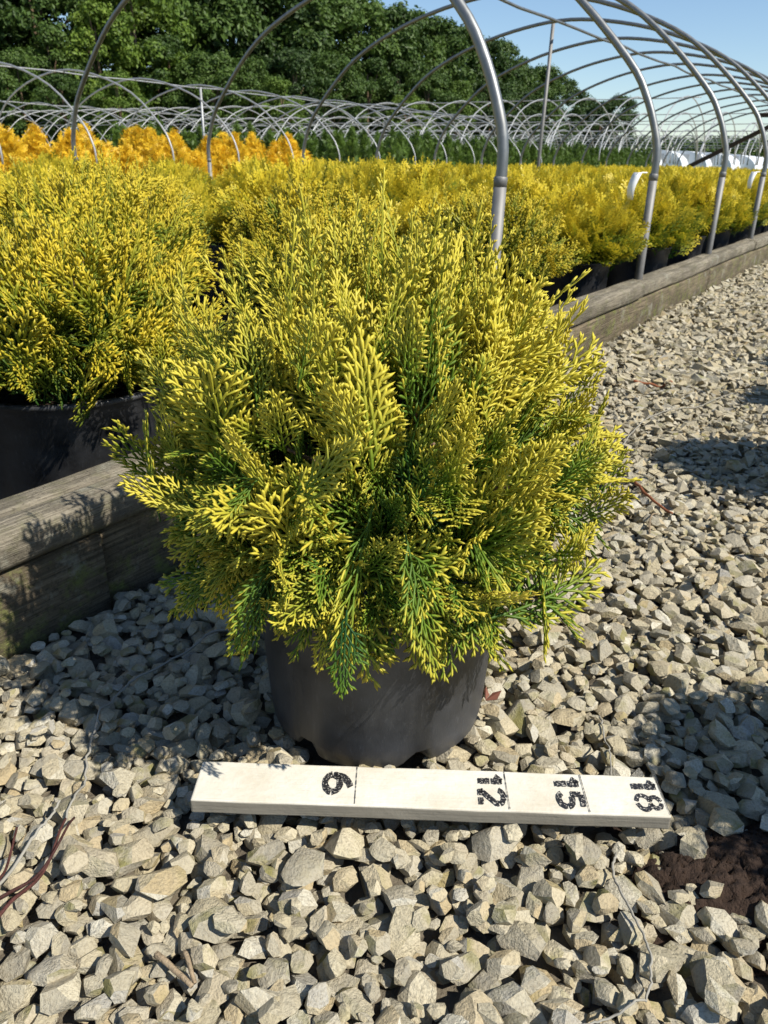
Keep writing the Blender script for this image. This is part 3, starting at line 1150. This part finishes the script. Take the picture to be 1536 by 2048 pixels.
tb = [-1.7, .74, 3.19, 5.6, 8.0, 10.4, 12.8, 15.2, 17.6, 20.2]
for k in range(len(tb) - 1):
    j = (k * 7 % 5 - 2) * .003
    timber('top_timber', tb[k] + .004, tb[k + 1], .862 + j, .918 + j, .104, .160 + (k % 2) * .004, .016, M_TIMBER, 10 + k, edging)
tb2 = [-1.7, 1.55, 4.45, 6.9, 9.3, 11.7, 14.1, 16.5, 20.2]
for k in range(len(tb2) - 1):
    timber('rear_timber', tb2[k] + .004, tb2[k + 1], .932, .985, .060, .150, .010, M_TIMBER, 40 + k, edging)
tl = [-1.9, .60, 2.05, 4.40, 6.8, 9.2, 11.6, 14.0, 16.4, 20.2]
for k in range(len(tl) - 1):
    j = (k * 3 % 4 - 1.5) * .003
    timber('lower_timber', tl[k] + .004, tl[k + 1], .872 + j, .921 + j, -.045, .100, .012, M_TIMBERLOW, 70 + k, edging)

# ------------------------------------------------------------------ bed plants
BED_POT = pot_mesh('bed_pot', .172, .148, .262, 48)
BED_SOIL = soil_mesh(.158, .232)
BED_STEMS = stems_mesh(9, 22, .22, .50, .2)
F_MID = [bush_mesh('globe_foliage', 200 + k, 440, LIB_MID, M_GOLDFAR, (0, 0, .36), (.285, .285, .215), .105, 1.12, 108, 0.02, .34,
                   (.75, 1.2), 34, LEAD_MID) for k in range(2)]
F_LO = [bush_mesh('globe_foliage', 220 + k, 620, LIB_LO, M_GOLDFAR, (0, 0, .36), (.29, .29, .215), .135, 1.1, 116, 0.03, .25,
                  (.75, 1.2), 30, LEAD_LO, polar=.42) for k in range(3)]  # strong polar puts the olive of the shaded sides into the leaf colour
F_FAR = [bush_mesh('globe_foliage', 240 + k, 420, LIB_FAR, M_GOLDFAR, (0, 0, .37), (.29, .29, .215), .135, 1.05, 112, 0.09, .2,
                   (.75, 1.2), polar=.42) for k in range(3)]  # shaded-side olive painted into the colour here too


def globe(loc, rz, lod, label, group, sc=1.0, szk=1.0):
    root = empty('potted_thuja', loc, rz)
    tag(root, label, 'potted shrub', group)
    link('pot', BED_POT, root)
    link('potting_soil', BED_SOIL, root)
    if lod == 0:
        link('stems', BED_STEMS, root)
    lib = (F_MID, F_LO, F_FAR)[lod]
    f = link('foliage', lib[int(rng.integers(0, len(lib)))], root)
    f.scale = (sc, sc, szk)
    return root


BZ = -.029
row_sp, al_sp = .40, .80
count = 0
for j in range(10):
    p = 1.175 + row_sp * j
    a = .80 - al_sp * (3 if j > 2 else 2) + (al_sp / 2 if j % 2 else 0)
    while a < 20.0:
        aa = a + rng.normal(0, .02)
        pp = p + rng.normal(0, .018)
        x, y, _ = P(aa, pp)
        dist = math.hypot(x, y)
        skip = y < .35 or (abs(math.atan2(x, y)) > RAD(34) and dist > 1.2) or dist < .8
        if not skip:
            lod = 0 if dist < 3.1 else (1 if dist < 8.5 else 2)
            if j == 0 and abs(a - .80) < .01:
                lab, grp = 'golden globe thuja in a wide black pot behind the edging, beside the lone one', None
                aa, pp = .80, 1.18
                x, y, _ = P(aa, pp)
            elif j == 0:
                lab, grp = 'golden globe thuja in a black pot in the bed row right behind the timber edging', 'golden globe thujas along the timber edging'
            else:
                lab, grp = 'golden globe thuja packed among its neighbours in the bed under the metal hoops', 'golden globe thujas massed in the bed'
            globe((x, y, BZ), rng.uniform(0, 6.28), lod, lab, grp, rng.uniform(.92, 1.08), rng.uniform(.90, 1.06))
            count += 1
        a += al_sp
print('globes', count)

# the row across the path whose shadows fall into view
for k, (x, y) in enumerate([(.80, .43), (1.12, 1.40), (1.52, 1.90), (1.75, 2.32), (2.02, 2.82)]):
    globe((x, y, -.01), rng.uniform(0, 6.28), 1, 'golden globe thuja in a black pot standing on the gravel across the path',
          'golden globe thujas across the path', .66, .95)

# orange-gold upright thujas and green arborvitae in the second house
U_MESH = [bush_mesh('upright_foliage', 260 + k, 620, LIB_FAR, M_UPRIGHT, (0, 0, .3), (.34, .34, .66), .1, 1.0, 110, .30, .25, (.5, .9), cone=True, z0=.26)
          for k in range(3)]
G_MESH = [bush_mesh('arborvitae_foliage', 280 + k, 560, LIB_FAR, M_GREEN, (0, 0, .3), (.27, .27, .85), .1, 1.0, 110, .18, .25, (.5, .9), cone=True, z0=.22)
          for k in range(3)]
SMALL_POT = pot_mesh('small_pot', .14, .12, .24, 20, False)


def upright(loc, lib, name, label, group, sc):
    root = empty(name, loc, rng.uniform(0, 6.28))
    tag(root, label, 'potted shrub', group)
    link('pot', SMALL_POT, root)
    f = link('foliage', lib[int(rng.integers(0, 3))], root)
    f.scale = (rng.uniform(.9, 1.15), rng.uniform(.9, 1.15), sc)


for j, p in enumerate((8.7, 9.12, 9.54)):
    a = 3.2 + .2 * j
    while a < 11.6 - .3 * j + rng.uniform(-.6, .8):
        upright(P(a, p + rng.normal(0, .03), -.03), U_MESH, 'potted_upright_thuja', 'orange-gold upright thuja in a pot under the second row of hoops',
                'orange-gold upright thujas', rng.uniform(.72, 1.05))
        a += .40
for j, p in enumerate((8.8, 9.25, 10.1, 10.55)):
    a = (12.2 if j < 2 else 8.0) + .2 * j
    while a < (31 if j < 2 else 20):
        upright(P(a, p + rng.normal(0, .03), -.03), G_MESH, 'potted_arborvitae', 'dark green upright arborvitae in the dense row beyond the golden shrubs',
                'green arborvitae rows', rng.uniform(.88, 1.08))
        a += .44

# ------------------------------------------------------------------ hoop houses
PROF = [(0, .48), (0, .62), (.022, .71), (.075, .83), (.155, .945), (.38, 1.16), (.62, 1.34), (.92, 1.48), (1.3, 1.60), (1.7, 1.675), (2.03, 1.70)]


def hoop_pts(W, hk=1.0, n=44, yaw=0.0, cut=0):
    k = W / 4.06
    right = [(u * k, z * hk) for u, z in PROF[cut:]]
    pts = right + [(W - u, z) for u, z in right[:-1][::-1]]
    pts = catmull(pts, n)
    return np.stack([yaw * pts[:, 0] / W, pts[:, 0], pts[:, 1]], 1)


def house(loc, rz, W, ribs, r_tube, label, group=None, hk=1.0, sides=8, mat=None, yaw=0.0, posts=True, n=44, purlins=(.5,), cat='hoop house'):
    mat = mat or M_STEEL
    root = empty('hoop_house_frame', loc, rz)
    tag(root, label, cat, group)
    V, q, t = tube_np(hoop_pts(W, hk, n, yaw), r_tube, sides)
    hm = mesh_np('hoop', V, q, t, mat, True)
    if posts:
        V, q, t = tube_np([(0, 0, -.15), (0, 0, .2), (0, 0, .545)], r_tube * 1.16, sides)
        pm = mesh_np('post', V, q, t, M_POST, True)
        V, q, t = tube_np([(0, 0, .530), (0, 0, .545), (0, 0, .552), (0, 0, .556)], [r_tube * 1.17, r_tube * 1.23, r_tube * 1.23, r_tube * 1.02], sides)
        sm = mesh_np('socket_collar', V, q, t, M_POST, True)
    for k, a in enumerate(ribs):
        h = link('hoop', hm, root, (a, 0, rng.normal(0, .004)))
        h.rotation_euler = (0, RAD(rng.normal(0, .5)), 0)
        if posts:
            for (dx, dy) in ((0, 0), (yaw, W)):
                po = link('post', pm, h, (dx, dy, 0))
                link('socket_collar', sm, po)
    pts = hoop_pts(W, hk, 81, yaw)
    for f in purlins:
        c = pts[int(f * 80)]
        a0, a1 = ribs[0] - .3, ribs[-1] + .25
        m_ = max(12, int((a1 - a0) / .6))
        line = [(a0 + (a1 - a0) * i / (m_ - 1) + c[0], c[1] + .01 * math.sin(i * 1.7), c[2] - r_tube * 2 - .006 + .009 * math.sin(i * 2.3 + 1)) for i in range(m_)]
        V, q, t = tube_np(line, r_tube * .75, max(5, sides - 2))
        link('purlin', mesh_np('purlin', V, q, t, mat, True), root)
    return root


R1 = [1.99, 3.41, 4.69, 5.92] + [5.92 + 1.22 * k for k in range(1, 12)]
h1 = house(P(0, .955, 0), BED_ROT, 4.06, R1, .0148, 'grey steel hoop house frame arching over the golden shrub bed', sides=12, yaw=.3, n=64)
# centre prop under the ridge
V, q, t = tube_np([(7.28, 2.16, -.1), (7.30, 2.16, .8), (7.33, 2.16, 1.70)], .017, 8)
link('centre_prop', mesh_np('centre_prop', V, q, t, M_POST, True), h1)
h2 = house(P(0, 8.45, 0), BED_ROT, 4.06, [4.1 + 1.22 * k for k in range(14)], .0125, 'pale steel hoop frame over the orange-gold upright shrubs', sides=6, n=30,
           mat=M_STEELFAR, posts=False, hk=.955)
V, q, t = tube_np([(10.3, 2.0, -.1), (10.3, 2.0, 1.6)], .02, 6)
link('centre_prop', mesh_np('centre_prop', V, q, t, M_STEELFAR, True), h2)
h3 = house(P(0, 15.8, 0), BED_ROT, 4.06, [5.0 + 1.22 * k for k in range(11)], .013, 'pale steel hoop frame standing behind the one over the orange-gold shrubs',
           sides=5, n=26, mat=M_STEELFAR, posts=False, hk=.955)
# houses set across, behind
LAB = 'pale steel hoop frame set crosswise in the ranks before the woods'
for k in range(6):
    ac = 24.5 + 7.6 * k
    p_lo = 6.2 if k == 0 else -9.0 - k
    nr = int(((41 if k == 0 else 46) - p_lo) / 1.4)
    house(P(ac + 2.75, p_lo, 0), BED_ROT + math.pi / 2, 5.5, [1.4 * i for i in range(nr)], .017 + .003 * k, LAB, 'crosswise hoop frames', hk=1.36,
          sides=5, n=24, mat=M_STEELFAR, posts=False, purlins=(.5, .3))

# ------------------------------------------------------------------ end frame of the house, tags
M_DARKWOOD = simple_mat('dark_stained_wood', (.055, .040, .028), 0.85, 0.3, 30, 0.2, 0.4)
ef = empty('wooden_end_frame', P(19.6, 3.0, 0), BED_ROT)
tag(ef, 'dark wooden post and slanting brace at the far end of the hoop house', 'end frame')


def beam(name, p0, p1, wdt, parent, mat):
    bm = bmesh.new()
    bmesh.ops.create_cube(bm, size=1)
    d = Vector(p1) - Vector(p0)
    bmesh.ops.scale(bm, vec=(wdt, wdt, d.length), verts=bm.verts)
    bmesh.ops.bevel(bm, geom=bm.edges[:], offset=wdt * .08, segments=1, affect='EDGES')
    o = link(name, bm_mesh(name, bm, mat), parent)
    o.rotation_mode = 'QUATERNION'
    o.location = (Vector(p0) + Vector(p1)) / 2
    o.rotation_quaternion = d.to_track_quat('Z', 'Y')
    return o


beam('post', (0, 0, -.1), (0, 0, 1.62), .09, ef, M_DARKWOOD)
beam('crossbar', (0, -.95, 1.58), (0, .55, 1.58), .085, ef, M_DARKWOOD)
beam('brace', (-.1, 1.75, .55), (-.1, .05, 1.45), .085, ef, M_DARKWOOD)
beam('post', (0, -.95, -.1), (0, -.95, 1.55), .08, ef, M_DARKWOOD)

M_TAG = simple_mat('white_plastic', (.78, .78, .76), 0.4, 0.05, 10)
for (a, lab) in ((3.41, 'curled white plastic tag tied to the second hoop post along the edging'),
                 (5.92, 'curled white plastic tag tied to the fourth hoop post along the edging')):
    x, y, z = P(a - .02, .975, .53)
    V, q = [], []
    for i in range(7):
        t = i / 6
        for (s, th) in ((-1, 0), (1, 0), (1, .0012), (-1, .0012)):
            V.append((s * .019 * (1 - .35 * t * t), -.026 - .035 * math.sin(t * 2.2) + th, .03 - .10 * t))
    for i in range(6):
        for j in range(4):
            k = (j + 1) % 4
            q.append((i * 4 + j, i * 4 + k, i * 4 + 4 + k, i * 4 + 4 + j))
    q += [(3, 2, 1, 0), (24, 25, 26, 27)]
    o = link('plastic_tag', mesh_np('plastic_tag', V, q, None, M_TAG, True), None, (x - .028, y - .005, z), RAD(-48))
    tag(o, lab, 'tag')
    tie = tube('tie', [(0.0, -.03, .026), (.012, -.012, .03), (.02, .01, .03)], .0025, M_TAG, 5, o)

# ------------------------------------------------------------------ far white tunnels
M_POLY = simple_mat('white_greenhouse_film', (.62, .64, .66), 0.5, 0.2, .4)
for k, (x, f, wd, ln, h) in enumerate([(1262, 128, 7, 26, 2.5), (1312, 132, 8, 30, 2.7), (1362, 135, 8, 30, 2.7), (1412, 138, 8, 30, 2.6), (1462, 146, 8, 30, 2.5), (1215, 138, 8, 30, 2.6)]):
    g = at_fwd(x, 325, f)
    V, q = [], []
    ns = 14
    for e in (0, 1):
        for i in range(ns):
            a = math.pi * i / (ns - 1)
            V.append((wd / 2 * math.cos(a), e * ln, h * math.sin(a) ** .8 if 0 < i < ns - 1 else 0))
    q = [(i, i + 1, ns + i + 1, ns + i) for i in range(ns - 1)]
    me = bpy.data.meshes.new('tunnel_film')
    me.from_pydata(V, [], q + [tuple(range(ns))[::-1], tuple(range(ns, 2 * ns))])
    me.materials.append(M_POLY)
    root = empty('white_tunnel', (g.x, g.y, -.03), RAD(-30))
    tag(root, 'white film covered greenhouse tunnel far behind the hoop frames', 'greenhouse', 'far white tunnels')
    link('film_cover', me, root)
    bm = bmesh.new()
    bmesh.ops.create_cube(bm, size=1)
    bmesh.ops.scale(bm, vec=(2.2, .12, 2.2), verts=bm.verts)
    link('door', bm_mesh('door', bm, simple_mat('grey_door', (.4, .4, .4))), root, (0, -.02, 1.1))


# ------------------------------------------------------------------ trees
def tree_meshes(seed, H, W, nblob, nleaf, lsz, mat):
    r = np.random.default_rng(seed)
    B = []
    for k in range(nblob):
        h = r.uniform(.10, 1.0)
        prof = (math.sin(min(1, h * 1.25 + .12) * math.pi * .5) if h < .55 else math.sqrt(max(0, 1 - ((h - .5) / .52) ** 2)))
        a = r.uniform(0, 2 * math.pi)
        rr = W * prof * math.sqrt(r.uniform(.25, 1))
        B.append((rr * math.cos(a), rr * math.sin(a), H * h * .95 + .02 * H, r.uniform(.13, .26) * W * 1.0))
    B = np.array(B)
    pk = r.integers(0, nblob, nleaf)
    d = r.normal(size=(nleaf, 3))
    d /= np.linalg.norm(d, axis=1)[:, None]
    d[:, 2] = np.where(d[:, 2] < -.35, -d[:, 2], d[:, 2])
    c = B[pk, :3] + d * B[pk, 3:4] * np.array([1.15, 1.15, .85]) * (r.random(nleaf) ** .33)[:, None]
    c += r.normal(0, .16, (nleaf, 3))
    nrm = d + r.normal(0, .55, (nleaf, 3)) + np.array([0, 0, .35])
    nrm /= np.linalg.norm(nrm, axis=1)[:, None]
    t1 = np.cross(nrm, r.normal(size=(nleaf, 3)))
    t1 /= np.linalg.norm(t1, axis=1)[:, None]
    t2 = np.cross(nrm, t1)
    s = lsz * r.uniform(.55, 1.25, (nleaf, 1))
    V = np.stack([c - t1 * s * .62, c - t2 * s * .34 + nrm * s * .1, c + t1 * s * .62, c + t2 * s * .34 + nrm * s * .1], 1).reshape(-1, 3)
    V[:, 2] = np.maximum(V[:, 2], .1)
    q = np.arange(nleaf * 4).reshape(-1, 4)
    crown = mesh_np('crown', V, q, None, mat, False)
    Vs, Qs, Ts, off = [], [], [], 0
    for k in range(9):
        if k == 0:
            pts = [(0, 0, -.3), (.1, 0, H * .3), (-.1, .1, H * .6), (0, 0, H * .88)]
            rad = np.linspace(.30, .06, 8)
        else:
            b_ = B[int(r.integers(0, nblob))]
            z0 = max(.2 * H, b_[2] * .6)
            pts = [(0, 0, z0), (b_[0] * .4, b_[1] * .4, z0 + (b_[2] - z0) * .5), (b_[0] * .9, b_[1] * .9, b_[2])]
            rad = np.linspace(.13, .04, 8)
        V2, q2, t2_ = tube_np(catmull(pts, 8), rad, 6)
        Vs.append(V2)
        Qs.append(q2 + off)
        Ts.append(t2_ + off)
        off += len(V2)
    trunk = mesh_np('trunk', np.concatenate(Vs), np.concatenate(Qs), np.concatenate(Ts), M_BARK, True)
    return crown, trunk


TH = 12.0
T_DARK = [tree_meshes(400 + k, TH, 4.1 + .3 * (k % 3), 84, 19000, .31, M_LEAF) for k in range(4)]
T_LIGHT = [tree_meshes(420 + k, TH, 3.9 + .3 * k, 84, 19000, .31, M_LEAFLIGHT) for k in range(2)]


def tree(px, py, fwd, lib, label, group, wk=1.0, k=0):
    top = at_fwd(px, py, fwd)
    g = at_fwd(px, 320, fwd)
    sc = top.z / TH
    root = empty('deciduous_tree', (top.x, top.y, -.05), rng.uniform(0, 6.28))
    root.scale = (sc * wk, sc * wk, sc)
    tag(root, label, 'tree', group)
    cr, tr_ = lib[k % len(lib)]
    link('trunk', tr_, root)
    link('crown', cr, root)


TL_D = 'tall dark green leafy tree in the wood behind the hoop frames'
TL_L = 'lighter yellow-green leafy tree standing out in the wood'
spec = [(-160, -150, 58, 0), (-60, -170, 60, 0), (40, -120, 58, 0), (130, -190, 64, 0), (185, 10, 55, 1), (255, -60, 58, 1), (300, -150, 66, 0), (385, -120, 66, 0),
        (330, 75, 57, 0), (450, -90, 68, 0), (520, -60, 70, 0), (590, -45, 72, 0), (655, -15, 75, 0), (715, 2, 78, 0), (770, 10, 80, 0), (815, 28, 84, 0),
        (868, 40, 86, 0), (915, 62, 90, 0), (960, 80, 92, 0), (1003, 88, 95, 0), (1040, 135, 100, 0), (1085, 138, 106, 0), (1118, 152, 112, 0),
        (1175, 198, 124, 0), (1205, 205, 122, 0), (1243, 194, 126, 0),
        # understorey in front
        (30, 110, 52, 0), (90, 60, 54, 0), (120, 150, 50, 0), (230, 140, 50, 1), (420, 105, 56, 0), (500, 120, 58, 0), (585, 100, 62, 0), (660, 110, 66, 0),
        (560, 160, 56, 1), (735, 120, 72, 0), (800, 125, 76, 0), (860, 150, 76, 0), (920, 165, 80, 1), (985, 165, 86, 0), (1050, 185, 92, 0), (820, 185, 70, 1)]
for k, (px, py, f, lt) in enumerate(spec):
    if lt:
        tree(px, py, f, T_LIGHT, TL_L, 'lighter trees in the wood', rng.uniform(.8, 1.0), k)
    else:
        lab, grp = (TL_D, 'dark trees of the wood')
        if k >= 26:
            lab, grp = 'lower bushy green tree at the foot of the wood', 'bushy trees at the foot of the wood'
        elif px > 1150:
            lab, grp = 'small dark tree at the low end of the wood against the sky', 'small end trees of the wood'
        elif px > 800:
            lab, grp = 'dark green tree where the top of the wood slopes down against the sky', 'sloping trees of the wood'
        tree(px, py, f, T_DARK, lab, grp, rng.uniform(.85, 1.1), k)

# far line of woods at the horizon
r = np.random.default_rng(77)
nl = 14000
xs = r.uniform(60, 330, nl)
top = 9 + 3.5 * np.array([mnoise.noise(Vector((x * .09, 1, 0))) + .6 * mnoise.noise(Vector((x * .31, 4, 0))) for x in xs])
z = top * r.random(nl) ** .7
c = np.stack([xs, 300 + r.uniform(-12, 12, nl), z], 1)
d = r.normal(size=(nl, 3))
d /= np.linalg.norm(d, axis=1)[:, None]
t1 = np.cross(d, r.normal(size=(nl, 3)))
t1 /= np.linalg.norm(t1, axis=1)[:, None]
t2 = np.cross(d, t1)
V = np.stack([c - t1 * .8, c - t2 * .6, c + t1 * .8, c + t2 * .6], 1).reshape(-1, 3)
fw = link('distant_wood', mesh_np('distant_wood', V, np.arange(nl * 4).reshape(-1, 4), None, M_LEAF, False))
tag(fw, 'low dark line of far-off woods on the horizon', 'wood', kind='stuff')

# ------------------------------------------------------------------ litter on the gravel
M_STRING = simple_mat('grey_twine', (.27, .255, .215), 0.8, 0.2, 300)
M_REDTWIG = simple_mat('reddish_brown_twig', (.085, .030, .024), 0.7, 0.5, 60, 0.3, 0.7)
M_TANTWIG = simple_mat('tan_dry_stalk', (.33, .25, .16), 0.85, 0.4, 160, 0.2, 0.6)
M_RUST = simple_mat('rusty_brown_stick', (.24, .085, .035), 0.8, 0.3, 120)


def litter(name, pix, rad, mat, label, cat, lift=.004, n=None, taper=.7, group=None, sides=6, parent=None):
    pts = []
    for (x, y) in pix:
        g = ground_at(x, y, .012)
        pts.append((g.x, g.y, 0))
    n = n or max(8, len(pts) * 7)
    C_ = catmull(pts, n)
    for i in range(n):
        C_[i][2] = surf(C_[i][0], C_[i][1], .004, 2) + lift
    jr = np.random.default_rng(int(abs(pix[0][0])) + 3)
    if mat is M_STRING:
        C_[1:-1, :2] += jr.normal(0, .0006, (n - 2, 2))
    z = C_[:, 2].copy()
    for _ in range(5):
        z[1:-1] = np.maximum(z[1:-1] * .4 + (z[:-2] + z[2:]) * .3, C_[1:-1, 2] * .5 + z[1:-1] * .5 - .002)
    C_[:, 2] = z
    o = tube(name, C_, np.linspace(rad, rad * taper, n), mat, sides, parent)
    if label:
        tag(o, label, cat, group)
    return o


litter('twine', [(1205, 1395), (1216, 1470), (1228, 1530)], .0011, M_STRING, 'thin grey strand between the stones behind the 15 mark of the stick', 'strand')
litter('twine', [(1236, 1680), (1232, 1720), (1250, 1770), (1285, 1840), (1306, 1900), (1308, 1945), (1285, 1985), (1230, 2012), (1165, 2030), (1110, 2046)],
       .0013, M_STRING, 'pale twine curling over the stones in front of the stick', 'strand')
litter('twine', [(525, 1238), (440, 1252), (350, 1292), (290, 1322), (250, 1350), (215, 1395), (190, 1440), (172, 1500), (165, 1545), (140, 1600), (105, 1650)],
       .0016, M_STRING, 'long pale dry stem crossing the shaded stones beside the pot', 'strand')
litter('twine', [(1175, 938), (1215, 915), (1255, 870), (1290, 830), (1330, 812), (1400, 800), (1470, 775)], .0016, M_STRING,
       'pale strand across the sunlit path beyond the lone shrub', 'strand')
tw = [[(-20, 1850), (45, 1765), (100, 1690), (128, 1620)], [(-15, 1795), (60, 1740), (120, 1670), (146, 1622)], [(-25, 1800), (5, 1740), (22, 1690), (34, 1655)]]
for k, px in enumerate(tw):
    o = litter('twig', px, .0019 - .0002 * k, M_REDTWIG, 'thin reddish-brown twig in the bundle lying on the stones', 'twig', .010 + .003 * k, group='red twigs on the stones')
litter('twig', [(-20, 1770), (40, 1690), (85, 1640), (120, 1600)], .0017, M_STRING, 'pale bleached stalk lying along the reddish-brown twigs', 'twig', .008)
litter('twig', [(308, 1882), (345, 1910), (380, 1940)], .0030, M_TANTWIG, 'short tan wood splinter beside the stones', 'twig', .006, group='tan splinters')
litter('twig', [(362, 1878), (374, 1905), (386, 1932)], .0024, M_TANTWIG, 'short tan wood splinter beside the stones', 'twig', .004, group='tan splinters')
litter('twig', [(1272, 952), (1305, 985), (1347, 1012)], .0032, M_RUST, 'rusty-brown broken stick on the sunlit path', 'twig', .005)
litter('twig', [(1268, 752), (1310, 756), (1345, 762)], .0045, M_RUST, 'dark stick lying on the path further along', 'twig', .004)
litter('twig', [(1302, 1050), (1304, 1020), (1320, 1007)], .0018, M_TANTWIG, 'bent pale straw near the rusty-brown stick', 'twig', .004)
# dry leaf by the pot
g = ground_at(970, 1412)
V = [(0, 0, 0), (.012, .006, .004), (.021, .001, .009), (.012, -.006, .003), (.010, 0, -.001), (.004, .012, .006), (.007, .014, .009), (.008, .006, .002)]
lf = mesh_np('dry_leaf', V + [(x, y, zz - .0006) for x, y, zz in V], [(0, 4, 1, 1), (0, 3, 4, 4)][:0] + [(0, 3, 2, 1), (0, 7, 6, 5), (9, 10, 11, 8), (13, 14, 15, 8)], None,
             simple_mat('dry_red_leaf', (.17, .065, .04), .7, .3), False)
o = link('dry_leaf', lf, None, (g.x, g.y, surf(g.x, g.y, .005, 4) + .002), RAD(20))
tag(o, 'small curled red-brown leaf on the stones beside the pot', 'leaf')

# spilled potting soil
r = np.random.default_rng(5)
nx_, ny_ = 190, 80
cx, cy = .475, .515
V = np.zeros((nx_, ny_, 3))
for i in range(nx_):
    for j in range(ny_):
        u, v = i / (nx_ - 1) * 2 - 1, j / (ny_ - 1) * 2 - 1
        x, y = cx + u * .24, cy + v * .085
        e = (u * 1.12) ** 2 + (v * 1.12) ** 2 + .35 * mnoise.noise(Vector((x * 22, y * 22, 3)))
        h = .026 * max(0, 1 - e) ** .6 if e < 1 else 0
        cr = abs(mnoise.noise(Vector((x * 70, y * 70, 1))))
        h2 = mnoise.noise(Vector((x * 90, y * 90, 8))) * .0035 + mnoise.noise(Vector((x * 260, y * 260, 2))) * .0016 - (.0045 if cr < .05 else 0)
        V[i, j] = (x, y, -.020 + h + (h2 if e < 1.1 else -.012))
q = np.array([(i * ny_ + j, (i + 1) * ny_ + j, (i + 1) * ny_ + j + 1, i * ny_ + j + 1) for i in range(nx_ - 1) for j in range(ny_ - 1)])
M_SPILL = simple_mat('spilled_dark_soil', (.052, .031, .020), 0.9, 0.4, 120, 0.3, 0.9)
o = link('spilled_soil', mesh_np('spilled_soil', V.reshape(-1, 3), q, None, M_SPILL, True))
tag(o, 'dark brown crumbly soil spilled on the gravel at the end of the stick', 'soil', kind='stuff')
